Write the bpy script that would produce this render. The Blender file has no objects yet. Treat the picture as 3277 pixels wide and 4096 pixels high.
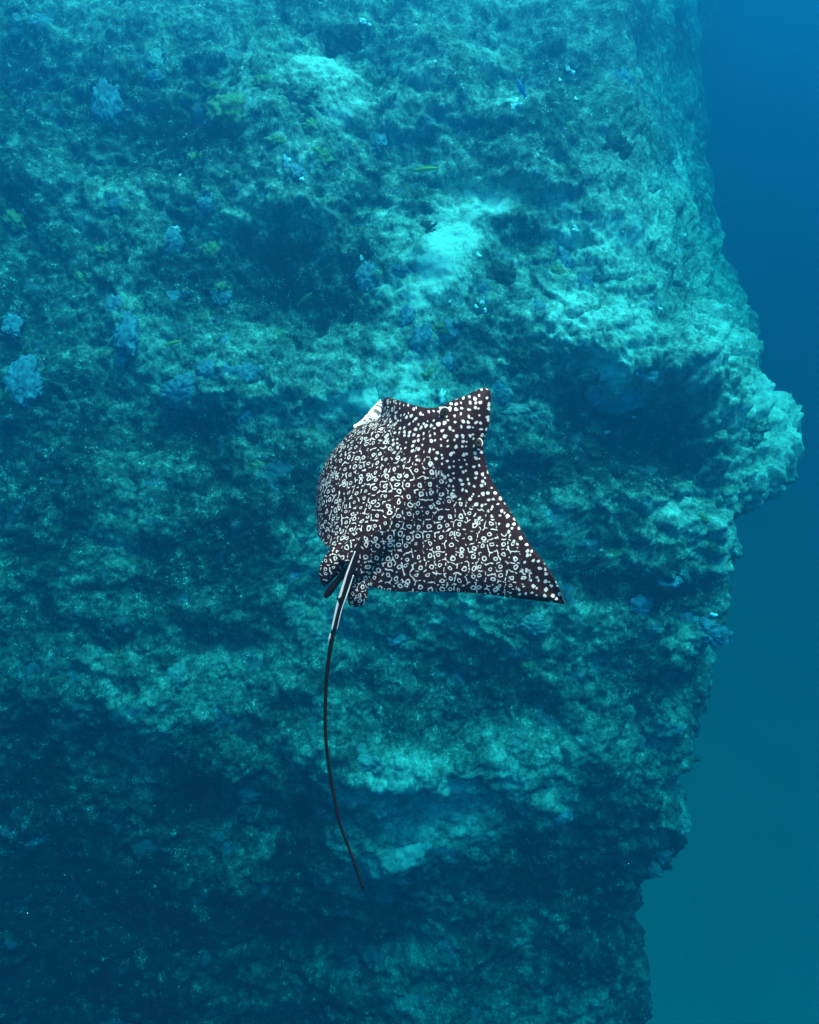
import bpy, bmesh, math, random
import numpy as np
from mathutils import Vector, Matrix, Quaternion

sc = bpy.context.scene
C = sc.collection
R = math.radians
rng = np.random.RandomState(7)
random.seed(7)

# ---------------------------------------------------------------- camera
PW, PH = 3277.0, 4096.0
FPX = 3216.0                       # focal length in photograph pixels
CAM = Vector((0.0, 0.0, 9.0))
PITCH = R(40.0)
cam_d = bpy.data.cameras.new('camera')
cam_d.sensor_fit = 'HORIZONTAL'
cam_d.sensor_width = 36.0
cam_d.lens = 36.0 * FPX / PW
cam_d.clip_start = 0.05
cam_d.clip_end = 2000.0
cam = bpy.data.objects.new('camera', cam_d)
C.objects.link(cam)
cam.location = CAM
cam.rotation_euler = (R(90.0) - PITCH, 0.0, 0.0)
sc.camera = cam
FWD = Vector((0, math.cos(PITCH), -math.sin(PITCH)))
UP = Vector((0, math.sin(PITCH), math.cos(PITCH)))
RIGHT = Vector((1, 0, 0))


def pix_dir(px, py):               # direction with unit depth along the optical axis
    return FWD + RIGHT * ((px - PW / 2) / FPX) + UP * ((PH / 2 - py) / FPX)


def at(px, py, depth):
    return CAM + pix_dir(px, py) * depth


# ---------------------------------------------------------------- sky, sun, exposure
SUN_EL, SUN_AZ = R(72.0), R(52.0)  # azimuth from +Y (away from the camera) towards +X
sun_dir = Vector((math.cos(SUN_EL) * math.sin(SUN_AZ), math.cos(SUN_EL) * math.cos(SUN_AZ), math.sin(SUN_EL)))
w = bpy.data.worlds.new('World')
sc.world = w
w.use_nodes = True
nt = w.node_tree
bg = nt.nodes['Background']
sky = nt.nodes.new('ShaderNodeTexSky')
sky.sky_type = 'NISHITA'
sky.sun_disc = False
sky.sun_elevation = SUN_EL
sky.sun_rotation = SUN_AZ
nt.links.new(sky.outputs[0], bg.inputs[0])
bg.inputs[1].default_value = 0.13
sl = bpy.data.lights.new('sun', 'SUN')
sl.energy = 4.4
sl.angle = R(30.0)                  # the rippled surface spreads the sun
sl.color = (1.0, 0.78, 0.64)
so = bpy.data.objects.new('sun', sl)
C.objects.link(so)
so.rotation_euler = (-sun_dir).to_track_quat('-Z', 'Y').to_euler()
so.location = (4, 4, 30)
vs = sc.view_settings
vs.view_transform = 'Standard'
vs.look = 'None'
vs.gamma = 1.0
vs.use_curve_mapping = False
vs.exposure = 1.92
sc.cycles.volume_bounces = 2
sc.cycles.max_bounces = 6
sc.cycles.use_denoising = True


# ---------------------------------------------------------------- helpers
def tag(o, label=None, cat=None, group=None, kind=None):
    if label: o['label'] = label
    if cat: o['category'] = cat
    if group: o['group'] = group
    if kind: o['kind'] = kind
    return o


def link(name, me, mat=None, parent=None, smooth=True):
    o = bpy.data.objects.new(name, me)
    C.objects.link(o)
    if mat is not None and not me.materials:
        me.materials.append(mat)
    if parent is not None:
        o.parent = parent
        o.matrix_parent_inverse = parent.matrix_world.inverted()
    if smooth:
        me.polygons.foreach_set('use_smooth', [True] * len(me.polygons))
    return o


def grid_mesh(name, P, closed_u=False):
    """quad grid from an array (nv, nu, 3)"""
    nv, nu = P.shape[:2]
    idx = np.arange(nv * nu).reshape(nv, nu)
    if closed_u:
        a = idx[:-1, :]; b = np.roll(idx, -1, 1)[:-1, :]; c = np.roll(idx, -1, 1)[1:, :]; d = idx[1:, :]
    else:
        a = idx[:-1, :-1]; b = idx[:-1, 1:]; c = idx[1:, 1:]; d = idx[1:, :-1]
    q = np.stack([a, b, c, d], -1).reshape(-1, 4)
    return quads_mesh(name, P.reshape(-1, 3), q)


def quads_mesh(name, V, q):
    me = bpy.data.meshes.new(name)
    n = len(q)
    me.vertices.add(len(V)); me.loops.add(n * 4); me.polygons.add(n)
    me.vertices.foreach_set('co', np.ascontiguousarray(V, dtype=np.float32).ravel())
    me.loops.foreach_set('vertex_index', np.ascontiguousarray(q, dtype=np.int32).ravel())
    me.polygons.foreach_set('loop_start', np.arange(n, dtype=np.int32) * 4)
    me.polygons.foreach_set('loop_total', np.full(n, 4, dtype=np.int32))
    me.update(calc_edges=True)
    me.validate()
    return me


def fattr(me, name, vals):
    a = me.attributes.new(name, 'FLOAT', 'POINT')
    a.data.foreach_set('value', np.ascontiguousarray(vals, dtype=np.float32).ravel())


def _hash(ix, iy, seed):
    h = (ix.astype(np.int64) * 374761393 + iy.astype(np.int64) * 668265263 + seed * 1442695041) & 0xFFFFFFFF
    h = ((h ^ (h >> 13)) * 1274126177) & 0xFFFFFFFF
    h = (h ^ (h >> 16)) & 0xFFFFFFFF
    return h


def gnoise(x, y, seed=0):
    """2-D gradient noise, about -1..1"""
    ix = np.floor(x); iy = np.floor(y)
    fx = x - ix; fy = y - iy
    ix = ix.astype(np.int64); iy = iy.astype(np.int64)
    sx = fx * fx * fx * (fx * (fx * 6 - 15) + 10); sy = fy * fy * fy * (fy * (fy * 6 - 15) + 10)

    def g(dx, dy):
        a = _hash(ix + dx, iy + dy, seed) / 4294967296.0 * (2 * np.pi)
        return np.cos(a) * (fx - dx) + np.sin(a) * (fy - dy)
    n0 = g(0, 0) * (1 - sx) + g(1, 0) * sx
    n1 = g(0, 1) * (1 - sx) + g(1, 1) * sx
    return (n0 * (1 - sy) + n1 * sy) * 1.45


def fbm(x, y, octs, seed=0, gain=0.5, lac=2.03):
    s = np.zeros_like(x); a = 1.0
    for i in range(octs):
        s += a * gnoise(x, y, seed + i * 17)
        x = x * lac + 3.1; y = y * lac - 1.7; a *= gain
    return s


def worley(x, y, seed=0):
    """F1, F2 and a random value of the nearest cell"""
    ix = np.floor(x).astype(np.int64); iy = np.floor(y).astype(np.int64)
    f1 = np.full(x.shape, 9.0); f2 = np.full(x.shape, 9.0); rv = np.zeros(x.shape)
    for dx in (-1, 0, 1):
        for dy in (-1, 0, 1):
            h = _hash(ix + dx, iy + dy, seed)
            px = ix + dx + (h & 0xFFFF) / 65536.0; py = iy + dy + (h >> 16) / 65536.0
            d = np.hypot(px - x, py - y)
            closer = d < f1
            f2 = np.where(closer, f1, np.minimum(f2, d))
            rv = np.where(closer, ((h * 2654435761) & 0xFFFF) / 65536.0, rv)
            f1 = np.where(closer, d, f1)
    return f1, f2, rv


class NT:
    """small node-building helper"""
    def __init__(self, name):
        self.m = bpy.data.materials.new(name)
        self.m.use_nodes = True
        self.t = self.m.node_tree
        self.b = self.t.nodes['Principled BSDF']

    def n(self, typ, **kw):
        o = self.t.nodes.new(typ)
        for k, v in kw.items():
            setattr(o, k, v)
        return o

    def put(self, sock, v):
        if hasattr(v, 'is_output'):
            self.t.links.new(v, sock)
        else:
            sock.default_value = v

    def math(self, op, a, b=None, c=None, clamp=False):
        o = self.n('ShaderNodeMath', operation=op, use_clamp=clamp)
        self.put(o.inputs[0], a)
        if b is not None: self.put(o.inputs[1], b)
        if c is not None: self.put(o.inputs[2], c)
        return o.outputs[0]

    def mix(self, f, a, b):
        o = self.n('ShaderNodeMix', data_type='RGBA')
        self.put(o.inputs[0], f)
        self.put(o.inputs[6], a if hasattr(a, 'is_output') else (*a, 1))
        self.put(o.inputs[7], b if hasattr(b, 'is_output') else (*b, 1))
        return o.outputs[2]

    def noise(self, vec, scale, detail=4, rough=0.6, dim='3D'):
        o = self.n('ShaderNodeTexNoise', noise_dimensions=dim)
        if vec is not None: self.put(o.inputs['Vector'], vec)
        o.inputs['Scale'].default_value = scale
        o.inputs['Detail'].default_value = detail
        o.inputs['Roughness'].default_value = rough
        return o.outputs[0]

    def smooth(self, v, lo, hi):
        o = self.n('ShaderNodeMapRange', interpolation_type='SMOOTHSTEP')
        self.put(o.inputs[0], v); self.put(o.inputs[1], lo); self.put(o.inputs[2], hi)
        o.inputs[3].default_value = 0.0; o.inputs[4].default_value = 1.0
        return o.outputs[0]

    def attr(self, name):
        return self.n('ShaderNodeAttribute', attribute_name=name).outputs['Fac']

    def geo(self):
        return self.n('ShaderNodeNewGeometry').outputs['Position']

    def obj(self):
        return self.n('ShaderNodeTexCoord').outputs['Object']

    def bump(self, h, strength, dist):
        o = self.n('ShaderNodeBump')
        o.inputs['Strength'].default_value = strength
        o.inputs['Distance'].default_value = dist
        self.put(o.inputs['Height'], h)
        self.t.links.new(o.outputs[0], self.b.inputs['Normal'])

    def base(self, c, rough=0.9, spec=0.1):
        self.put(self.b.inputs['Base Color'], c if hasattr(c, 'is_output') else (*c, 1))
        self.b.inputs['Roughness'].default_value = rough
        self.b.inputs['Specular IOR Level'].default_value = spec
        return self.m


# ---------------------------------------------------------------- materials
def mat_reef():
    k = NT('reef_rock')
    p = k.geo()
    pale = k.attr('pale'); turf_and_shade = k.attr('turf_and_shade')
    n0 = k.noise(p, 0.9, 5, 0.6)
    n1 = k.noise(p, 2.6, 6, 0.62)
    n2 = k.noise(p, 8.0, 6, 0.7)
    n3 = k.noise(p, 28.0, 5, 0.72)
    v = k.math('ADD', k.math('MULTIPLY', n0, 0.55), k.math('MULTIPLY', n1, 0.45))
    v = k.math('ADD', v, k.math('ADD', k.math('MULTIPLY', n2, 0.52), k.math('MULTIPLY', n3, 0.60)))
    v = k.math('SUBTRACT', v, 0.32)
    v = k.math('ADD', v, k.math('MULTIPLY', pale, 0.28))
    v = k.math('SUBTRACT', v, k.math('MULTIPLY', turf_and_shade, 0.20))  # darkens algae growth, plus the shade painted into the same mask
    cr = k.n('ShaderNodeValToRGB')
    k.put(cr.inputs[0], v)
    e = cr.color_ramp.elements
    e[0].position = 0.54; e[0].color = (0.010, 0.017, 0.016, 1)
    e[1].position = 1.0; e[1].color = (0.66, 0.66, 0.56, 1)
    for pos, col in ((0.64, (0.042, 0.058, 0.05)), (0.73, (0.11, 0.138, 0.112)), (0.85, (0.28, 0.31, 0.25))):
        x = e.new(pos); x.color = (*col, 1)
    col = cr.outputs[0]
    # encrusting patches: bluish-mauve crusts and yellow-green algae
    c1 = k.smooth(k.noise(p, 3.1, 4, 0.6), 0.60, 0.66)
    col = k.mix(k.math('MULTIPLY', c1, 0.5), col, (0.12, 0.15, 0.21))
    off = k.n('ShaderNodeVectorMath', operation='ADD'); k.put(off.inputs[0], p); off.inputs[1].default_value = (13, 7, 3)
    c2 = k.smooth(k.noise(off.outputs[0], 4.3, 4, 0.65), 0.62, 0.70)
    col = k.mix(k.math('MULTIPLY', c2, 0.35), col, (0.26, 0.28, 0.11))
    # pale grains: shell and coral rubble
    for sc_, thr, lo, hi, st_ in ((20.0, 0.22, 0.54, 0.62, 0.8), (46.0, 0.30, 0.50, 0.60, 0.6)):
        vo = k.n('ShaderNodeTexVoronoi'); k.put(vo.inputs['Vector'], p); vo.inputs['Scale'].default_value = sc_
        g = k.math('MULTIPLY', k.math('LESS_THAN', vo.outputs['Distance'], thr), k.smooth(k.math('ADD', n2, k.math('MULTIPLY', pale, 0.05)), lo, hi))
        col = k.mix(k.math('MULTIPLY', g, st_), col, (0.74, 0.74, 0.66))
    k.bump(k.math('ADD', n3, k.math('MULTIPLY', n2, 1.2)), 0.45, 0.04)
    return k.base(col, 0.95, 0.05)


def mat_sand():
    k = NT('sand')
    p = k.geo()
    n = k.noise(p, 0.5, 5, 0.6)
    col = k.mix(n, (0.42, 0.39, 0.30), (0.62, 0.58, 0.46))
    k.bump(k.noise(p, 5.0, 4, 0.6), 0.4, 0.1)
    return k.base(col, 0.95, 0.05)


def mat_lump(name, c0, c1, scale=9.0):
    k = NT(name)
    p = k.geo()
    n = k.noise(p, scale, 5, 0.65)
    col = k.mix(k.smooth(n, 0.35, 0.68), c0, c1)
    col = k.mix(k.math('MULTIPLY', k.smooth(k.noise(p, scale * 2.6, 5, 0.75), 0.52, 0.66), 0.5), col, tuple(x * 0.35 for x in c0))
    k.bump(k.noise(p, scale * 4, 4, 0.7), 0.8, 0.03)
    return k.base(col, 0.9, 0.1)


def mat_dorsal():
    """dark skin with white spots, rings and a broken net of lines, laid out in the skin's own UV (1 unit = one cell)"""
    k = NT('spotted_skin')
    uv = k.n('ShaderNodeUVMap', uv_map='skin').outputs[0]
    wob = k.n('ShaderNodeTexNoise', noise_dimensions='2D')
    k.put(wob.inputs['Vector'], uv); wob.inputs['Scale'].default_value = 1.7; wob.inputs['Detail'].default_value = 2
    sub = k.n('ShaderNodeVectorMath', operation='SUBTRACT'); k.put(sub.inputs[0], wob.outputs['Color']); sub.inputs[1].default_value = (0.5, 0.5, 0.5)
    mad = k.n('ShaderNodeVectorMath', operation='MULTIPLY_ADD'); k.put(mad.inputs[0], sub.outputs[0]); mad.inputs[1].default_value = (0.35, 0.35, 0); k.put(mad.inputs[2], uv)
    q = mad.outputs[0]
    solid = k.attr('solid')
    rnd = 0.6
    vo = k.n('ShaderNodeTexVoronoi', voronoi_dimensions='2D', feature='F1'); k.put(vo.inputs['Vector'], q)
    vo.inputs['Scale'].default_value = 1.0; vo.inputs['Randomness'].default_value = rnd
    d = vo.outputs['Distance']
    sep = k.n('ShaderNodeSeparateColor'); k.put(sep.inputs[0], vo.outputs['Color'])
    r1 = sep.outputs[0]; r2 = sep.outputs[1]
    ro = k.math('ADD', 0.175, k.math('MULTIPLY', r1, 0.07))
    ri = k.math('MULTIPLY', ro, k.math('SUBTRACT', 0.57, k.math('MULTIPLY', k.math('MULTIPLY', solid, r2), 0.9)))
    ring = k.math('MULTIPLY', k.smooth(k.math('SUBTRACT', ro, d), -0.018, 0.018), k.smooth(k.math('SUBTRACT', d, ri), -0.018, 0.018))
    ve = k.n('ShaderNodeTexVoronoi', voronoi_dimensions='2D', feature='DISTANCE_TO_EDGE'); k.put(ve.inputs['Vector'], q)
    ve.inputs['Scale'].default_value = 1.0; ve.inputs['Randomness'].default_value = rnd
    nz = k.noise(uv, 2.3, 1.0, 0.6, '2D')
    cut = k.math('SUBTRACT', nz, 0.49)
    wd = k.math('MINIMUM', k.math('MULTIPLY', cut, 1.0), 0.055)
    line = k.smooth(k.math('SUBTRACT', wd, ve.outputs['Distance']), -0.012, 0.012)
    pat_a = k.math('MAXIMUM', ring, line)
    # towards snout and front margins: plain spots, some of them drawn out
    vb = k.n('ShaderNodeTexVoronoi', voronoi_dimensions='2D', feature='F1'); k.put(vb.inputs['Vector'], q)
    vb.inputs['Scale'].default_value = 1.65; vb.inputs['Randomness'].default_value = 0.72
    sb_ = k.n('ShaderNodeSeparateColor'); k.put(sb_.inputs[0], vb.outputs['Color'])
    rb = k.math('ADD', 0.15, k.math('MULTIPLY', sb_.outputs[0], 0.15))
    pat_b = k.smooth(k.math('SUBTRACT', rb, vb.outputs['Distance']), -0.03, 0.03)
    selb = k.math('ADD', solid, k.math('MULTIPLY', k.math('SUBTRACT', k.noise(uv, 0.8, 2, 0.5, '2D'), 0.5), 0.9))
    fb = k.smooth(selb, 0.5, 0.6)
    pat = k.math('ADD', k.math('MULTIPLY', pat_a, k.math('SUBTRACT', 1.0, fb)), k.math('MULTIPLY', pat_b, fb))
    edge = k.attr('rim')
    pat = k.math('MULTIPLY', pat, k.math('SUBTRACT', 1.0, edge))
    n = k.noise(uv, 6.0, 3, 0.6, '2D')
    dark = k.mix(n, (0.014, 0.003, 0.0028), (0.027, 0.007, 0.006))
    white = k.mix(n, (0.50, 0.39, 0.36), (0.66, 0.51, 0.47))
    col = k.mix(pat, dark, white)
    k.bump(k.noise(uv, 9.0, 3, 0.6, '2D'), 0.12, 0.01)
    return k.base(col, 0.6, 0.08)


def mat_ventral():
    k = NT('pale_underside_skin')
    uv = k.n('ShaderNodeUVMap', uv_map='skin').outputs[0]
    mp = k.n('ShaderNodeMapping'); k.put(mp.inputs[0], uv); mp.inputs['Scale'].default_value = (3.2, 1.3, 1)
    vo = k.n('ShaderNodeTexVoronoi', voronoi_dimensions='2D'); k.put(vo.inputs['Vector'], mp.outputs[0]); vo.inputs['Scale'].default_value = 1.5
    g = k.math('LESS_THAN', vo.outputs['Distance'], 0.3)
    col = k.mix(k.math('MULTIPLY', g, 0.85), (0.76, 0.58, 0.55), (0.02, 0.018, 0.018))
    return k.base(col, 0.6, 0.1)


def mat_plain(name, c, rough=0.6, spec=0.2):
    k = NT(name)
    n = k.noise(k.obj(), 30.0, 3, 0.6)
    col = k.mix(n, tuple(x * 0.75 for x in c), c)
    return k.base(col, rough, spec)


M_REEF = mat_reef()
M_SAND = mat_sand()
M_BLUE = mat_lump('blue_grey_sponge', (0.11, 0.16, 0.20), (0.27, 0.37, 0.46), 14.0)
M_TEAL = mat_lump('pale_teal_sponge', (0.16, 0.20, 0.19), (0.34, 0.40, 0.37))
M_YEL = mat_lump('yellow_green_coral', (0.12, 0.15, 0.06), (0.36, 0.40, 0.20), 14.0)
M_DARK = mat_lump('dark_rock', (0.015, 0.02, 0.016), (0.09, 0.09, 0.06), 6.0)
M_PALE = mat_lump('pale_rock', (0.24, 0.22, 0.16), (0.52, 0.48, 0.37), 8.0)
M_WHITE = mat_plain('white_shell', (0.93, 0.92, 0.88))
M_DORSAL = mat_dorsal()
M_VENTRAL = mat_ventral()

# ---------------------------------------------------------------- reef slope (one sheet, displaced)
prof = np.array([(-0.4, -9.8), (1.8, -6.0), (3.4, -2.6), (4.7, 0.2), (5.8, 2.2), (7.1, 3.7), (8.7, 5.2), (10.5, 6.8), (12.2, 7.7), (15.0, 8.1), (19.0, 8.2), (26.0, 8.2)])


def spline(xk, yk, x):
    """natural-ish cubic (Catmull-Rom) through knots, any trailing shape"""
    xk = np.asarray(xk, float); yk = np.asarray(yk, float)
    m = np.gradient(yk, xk, axis=0)
    i = np.clip(np.searchsorted(xk, x) - 1, 0, len(xk) - 2)
    h = xk[i + 1] - xk[i]; t = (x - xk[i]) / h
    sh = (slice(None),) + (None,) * (yk.ndim - 1)
    t = t[sh]; h = h[sh]
    return ((2 * t**3 - 3 * t**2 + 1) * yk[i] + (t**3 - 2 * t**2 + t) * h * m[i]
            + (-2 * t**3 + 3 * t**2) * yk[i + 1] + (t**3 - t**2) * h * m[i + 1])


NV, NU = 980, 900
seg = np.r_[0, np.cumsum(np.hypot(*np.diff(prof, axis=0).T))]
fine_a = np.linspace(0, seg[-1], 4000)
fine = spline(seg, prof, fine_a)
# rows spaced evenly in the picture where the camera looks, coarser elsewhere
dep = fine[:, 0] * math.cos(PITCH) + (9.0 - fine[:, 1]) * math.sin(PITCH)
upc = fine[:, 0] * math.sin(PITCH) + (fine[:, 1] - 9.0) * math.cos(PITCH)
fpy = PH / 2 - upc / dep * FPX
wgt = np.gradient(-fpy) / (-np.gradient(fpy)).max() + 0.15 * np.gradient(fine_a) / np.gradient(fine_a).max()
cw = np.r_[0, np.cumsum(np.maximum(wgt[1:], 1e-4))]
va = np.interp(np.linspace(0, cw[-1], NV), cw, fine_a)
row = spline(seg, prof, va)
row_py = np.interp(va, fine_a, fpy)
row_dep = np.interp(va, fine_a, dep)
# where the buttress ends on the right, per picture row
edge_t = np.array([(-900, 2440), (0, 2530), (500, 2590), (900, 2680), (1250, 2810), (1550, 2960), (1800, 3080), (2000, 3180), (2150, 3120),
                   (2350, 2930), (2700, 2860), (3100, 2840), (3300, 2790), (3600, 2680), (4096, 2600), (5200, 2480), (9000, 2300)], float)
row_xe = (np.interp(row_py, edge_t[:, 0], edge_t[:, 1]) - PW / 2) / FPX * row_dep
XL = -9.5
RC = 1.1
SIDE = 24.0
ufr = np.linspace(0, 1, NU)
# columns: 80 % front face, 8 % corner, 12 % flank going away
f_front, f_cor = 0.72, 0.87
Px = np.zeros((NV, NU)); Py = np.zeros((NV, NU)); U = np.zeros((NV, NU))
xe = row_xe[:, None]
x_c = xe - RC
a = np.clip(ufr / f_front, 0, 1)[None]
a = 0.55 * a + 0.45 * a ** 0.75     # a little denser to the right
front_len = x_c - XL
Px += XL + a * front_len
thm = math.pi / 2 * np.interp(row_py, [0, 1200, 2400], [0.71, 0.82, 0.92])[:, None]
th = np.clip((ufr - f_front) / (f_cor - f_front), 0, 1)[None] * thm
b = np.clip((ufr - f_cor) / (1 - f_cor), 0, 1)[None] ** 1.4 * SIDE
Px += RC * np.sin(th) + b * np.cos(thm)
Py += RC * (1 - np.cos(th)) + b * np.sin(thm) + row[:, 0][:, None]
U = a * front_len + RC * th + b + XL
Pz = np.repeat(row[:, 1][:, None], NU, 1)
V = np.repeat(va[:, None], NU, 1)
Pt = np.stack([Px, Py, Pz], -1)


def grid_normals(P):
    du = np.gradient(P, axis=1); dv = np.gradient(P, axis=0)
    n = np.cross(du, dv)
    return n / np.maximum(np.linalg.norm(n, axis=-1, keepdims=True), 1e-9)


def project(P):
    x = P[..., 0]; y = P[..., 1]; z = P[..., 2] - 9.0
    d = y * math.cos(PITCH) - z * math.sin(PITCH)
    uu = y * math.sin(PITCH) + z * math.cos(PITCH)
    d = np.maximum(d, 0.3)
    return PW / 2 + x / d * FPX, PH / 2 - uu / d * FPX


N0 = grid_normals(Pt)
qx, qy = project(Pt)
wx = qx + 80 * fbm(U * 1.3, V * 1.3, 3, 91) + 45 * fbm(U * 4.5, V * 4.5, 3, 93); wy = qy + 80 * fbm(U * 1.3, V * 1.3, 3, 57) + 45 * fbm(U * 4.5, V * 4.5, 3, 59)


def blobs(lst, p=2.0):
    s = np.zeros((NV, NU))
    for cx, cy, rx, ry, rot, amp in lst:
        c, sn = math.cos(R(rot)), math.sin(R(rot))
        dx = wx - cx; dy = wy - cy
        X = (dx * c + dy * sn) / rx; Y = (-dx * sn + dy * c) / ry
        s += amp * np.exp(-(X * X + Y * Y) ** (p / 2))
    return s


relief = blobs([
    # hollows
    (640, 500, 330, 190, -10, -0.6), (1480, 190, 260, 130, 0, -0.5), (1900, 740, 300, 90, 5, -0.4), (1060, 1090, 320, 190, 20, -0.6),
    (1330, 1230, 260, 120, 0, -0.45), (2050, 280, 260, 140, 0, -0.4), (2560, 1740, 400, 170, 24, -1.15), (2150, 1880, 260, 230, 0, -0.5),
    (2450, 2330, 260, 160, 15, -0.3), (820, 1950, 300, 220, 30, -0.25), (2280, 2700, 400, 160, 20, -0.2), (1150, 2560, 300, 200, -25, -0.2),
    (620, 1760, 260, 160, 25, -0.3), (2480, 3080, 260, 170, 0, -0.35), (2250, 3560, 560, 130, 0, -0.5), (150, 1000, 200, 300, 0, -0.35),
    (520, 2200, 260, 180, -20, -0.2), (850, 3250, 380, 150, 0, -0.4), (2350, 560, 140, 130, 0, -0.35), (1720, 600, 240, 80, 0, -0.3),
    (2330, 1010, 150, 80, 0, -0.3), (200, 260, 260, 160, 0, -0.35), (1450, 3800, 500, 140, 0, -0.45),
    # swellings and ledges
    (1800, 1000, 130, 250, 32, 0.35), (1270, 390, 280, 180, -15, 0.4), (1130, 830, 330, 110, -8, 0.3), (2430, 1370, 420, 150, 8, 0.5),
    (2960, 1730, 330, 95, 46, 0.75), (3130, 1940, 200, 110, 40, 0.3), (2640, 2080, 240, 110, 10, 0.45), (1650, 3050, 420, 160, 0, 0.45),
    (1740, 3380, 260, 110, 0, 0.35), (520, 2800, 300, 130, -10, 0.35), (1430, 1590, 240, 90, -12, 0.35), (480, 1210, 110, 220, 0, 0.3),
    (2050, 2470, 380, 60, 0, 0.3), (1780, 700, 200, 60, 0, 0.2), (2250, 780, 260, 110, 25, 0.35), (880, 1530, 260, 80, 0, 0.3),
    (2870, 2490, 170, 120, 0, 0.35), (2650, 520, 110, 200, 0, 0.3), (1000, 250, 220, 60, 0, 0.25), (2730, 3350, 160, 120, 0, 0.3),
])
big = fbm(U * 0.55, V * 0.55, 3, 3)
# ledges: height bands pushed out at their tops and cut back below
zz = V * 0.9 + 0.55 * fbm(U * 0.5, V * 0.3, 3, 23)
fr = zz - np.floor(zz)
led = (fr ** 1.6) * np.clip((1 - fr) / 0.32, 0, 1)
ledw = np.clip(0.5 + 0.9 * gnoise(U * 0.45, V * 0.45, 77), 0, 1)
f1, f2, rv = worley(U * 1.05 + 0.3 * gnoise(U * 2, V * 2, 5), V * 1.25 + 0.3 * gnoise(U * 2, V * 2, 6), 11)
boul = np.sqrt(np.clip(1 - (f1 / 0.62) ** 2, 0, 1)) * (rv > 0.35) * (0.35 + 0.65 * rv)
g1, g2, gv = worley(U * 3.1 + 0.25 * gnoise(U * 5, V * 5, 8), V * 3.1 + 0.25 * gnoise(U * 5, V * 5, 9), 29)
knob = np.sqrt(np.clip(1 - (g1 / 0.6) ** 2, 0, 1)) * (gv > 0.4)
h1, h2, hv = worley(U * 9 + 0.2 * gnoise(U * 14, V * 14, 8), V * 9, 41)
peb = np.sqrt(np.clip(1 - (h1 / 0.6) ** 2, 0, 1)) * (hv > 0.45)
rid = 1 - np.abs(fbm(U * 1.9, V * 2.3, 5, 61, 0.55))
sand = np.clip(blobs([(1800, 1010, 100, 270, 32, 1.3), (1430, 1630, 150, 60, -15, 0.7), (1740, 3330, 220, 130, 0, 0.5)]), 0, 1)
soft = 1 - 0.8 * sand
corner = np.clip(th / 0.5, 0, 1) * np.interp(row_py, [700, 1500], [0.12, 1.0])[:, None] * np.clip(1 - b / 6.0, 0, 1)
flat_ = np.clip(1 - 0.75 * np.clip(th / 0.6, 0, 1) * np.interp(row_py, [700, 1500], [1.0, 0.0])[:, None], 0, 1)
soft = soft * flat_
disp = 0.45 * relief + 0.2 * big + corner * (0.16 * fbm(U * 2.2, V * 2.2, 5, 411, 0.6) + 0.10 * boul) + soft * (0.06 * led * ledw + 0.13 * boul + 0.03 * knob + 0.010 * peb + 0.04 * (rid - 0.6)) + 0.022 * soft * fbm(U * 7, V * 7, 4, 71, 0.6)
P1 = Pt + N0 * disp[..., None]
# second pass: fine relief along the displaced normals, so undersides and lips get it too
N1 = grid_normals(P1)
Ns = N0 * 0.4 + N1 * 0.6
Ns /= np.linalg.norm(Ns, axis=-1, keepdims=True)
P2 = P1 + Ns * (soft * (0.03 * fbm(U * 4.1, V * 4.1, 3, 131, 0.55) + 0.014 * (1 - np.abs(fbm(U * 12, V * 12, 3, 171, 0.6))) + 0.010 * fbm(U * 34, V * 34, 2, 191)))[..., None]
P2[..., 2] = np.where(P2[..., 2] > 8.7, 8.7 + 0.4 * np.tanh((P2[..., 2] - 8.7) / 0.8), P2[..., 2])
me = grid_mesh('reef_slope', P2)
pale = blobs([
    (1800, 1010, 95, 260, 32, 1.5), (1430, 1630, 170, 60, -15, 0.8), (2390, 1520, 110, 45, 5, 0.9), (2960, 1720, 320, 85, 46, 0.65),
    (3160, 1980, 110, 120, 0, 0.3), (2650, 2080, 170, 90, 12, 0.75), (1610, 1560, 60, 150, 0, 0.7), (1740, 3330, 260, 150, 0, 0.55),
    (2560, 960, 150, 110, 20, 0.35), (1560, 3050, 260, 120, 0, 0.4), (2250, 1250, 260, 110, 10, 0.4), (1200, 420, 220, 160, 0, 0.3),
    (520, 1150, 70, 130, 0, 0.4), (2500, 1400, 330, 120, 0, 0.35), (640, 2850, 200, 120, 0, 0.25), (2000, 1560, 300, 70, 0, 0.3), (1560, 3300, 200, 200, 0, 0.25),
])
turf_and_shade = blobs([  # dark algae, with the shade of hollows and overhangs painted in
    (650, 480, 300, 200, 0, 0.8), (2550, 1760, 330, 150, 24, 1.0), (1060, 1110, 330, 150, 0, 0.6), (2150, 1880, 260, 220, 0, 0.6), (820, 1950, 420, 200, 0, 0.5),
    (2450, 2330, 280, 120, 0, 0.5), (100, 900, 300, 600, 0, 0.5), (0, 3900, 1100, 900, 0, 1.5), (0, 1900, 350, 1500, 0, 0.5), (1480, 200, 240, 120, 0, 0.5), (2300, 3560, 500, 200, 0, 0.4),  # wide left-hand entries paint lens vignetting into the rock colour
])
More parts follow.
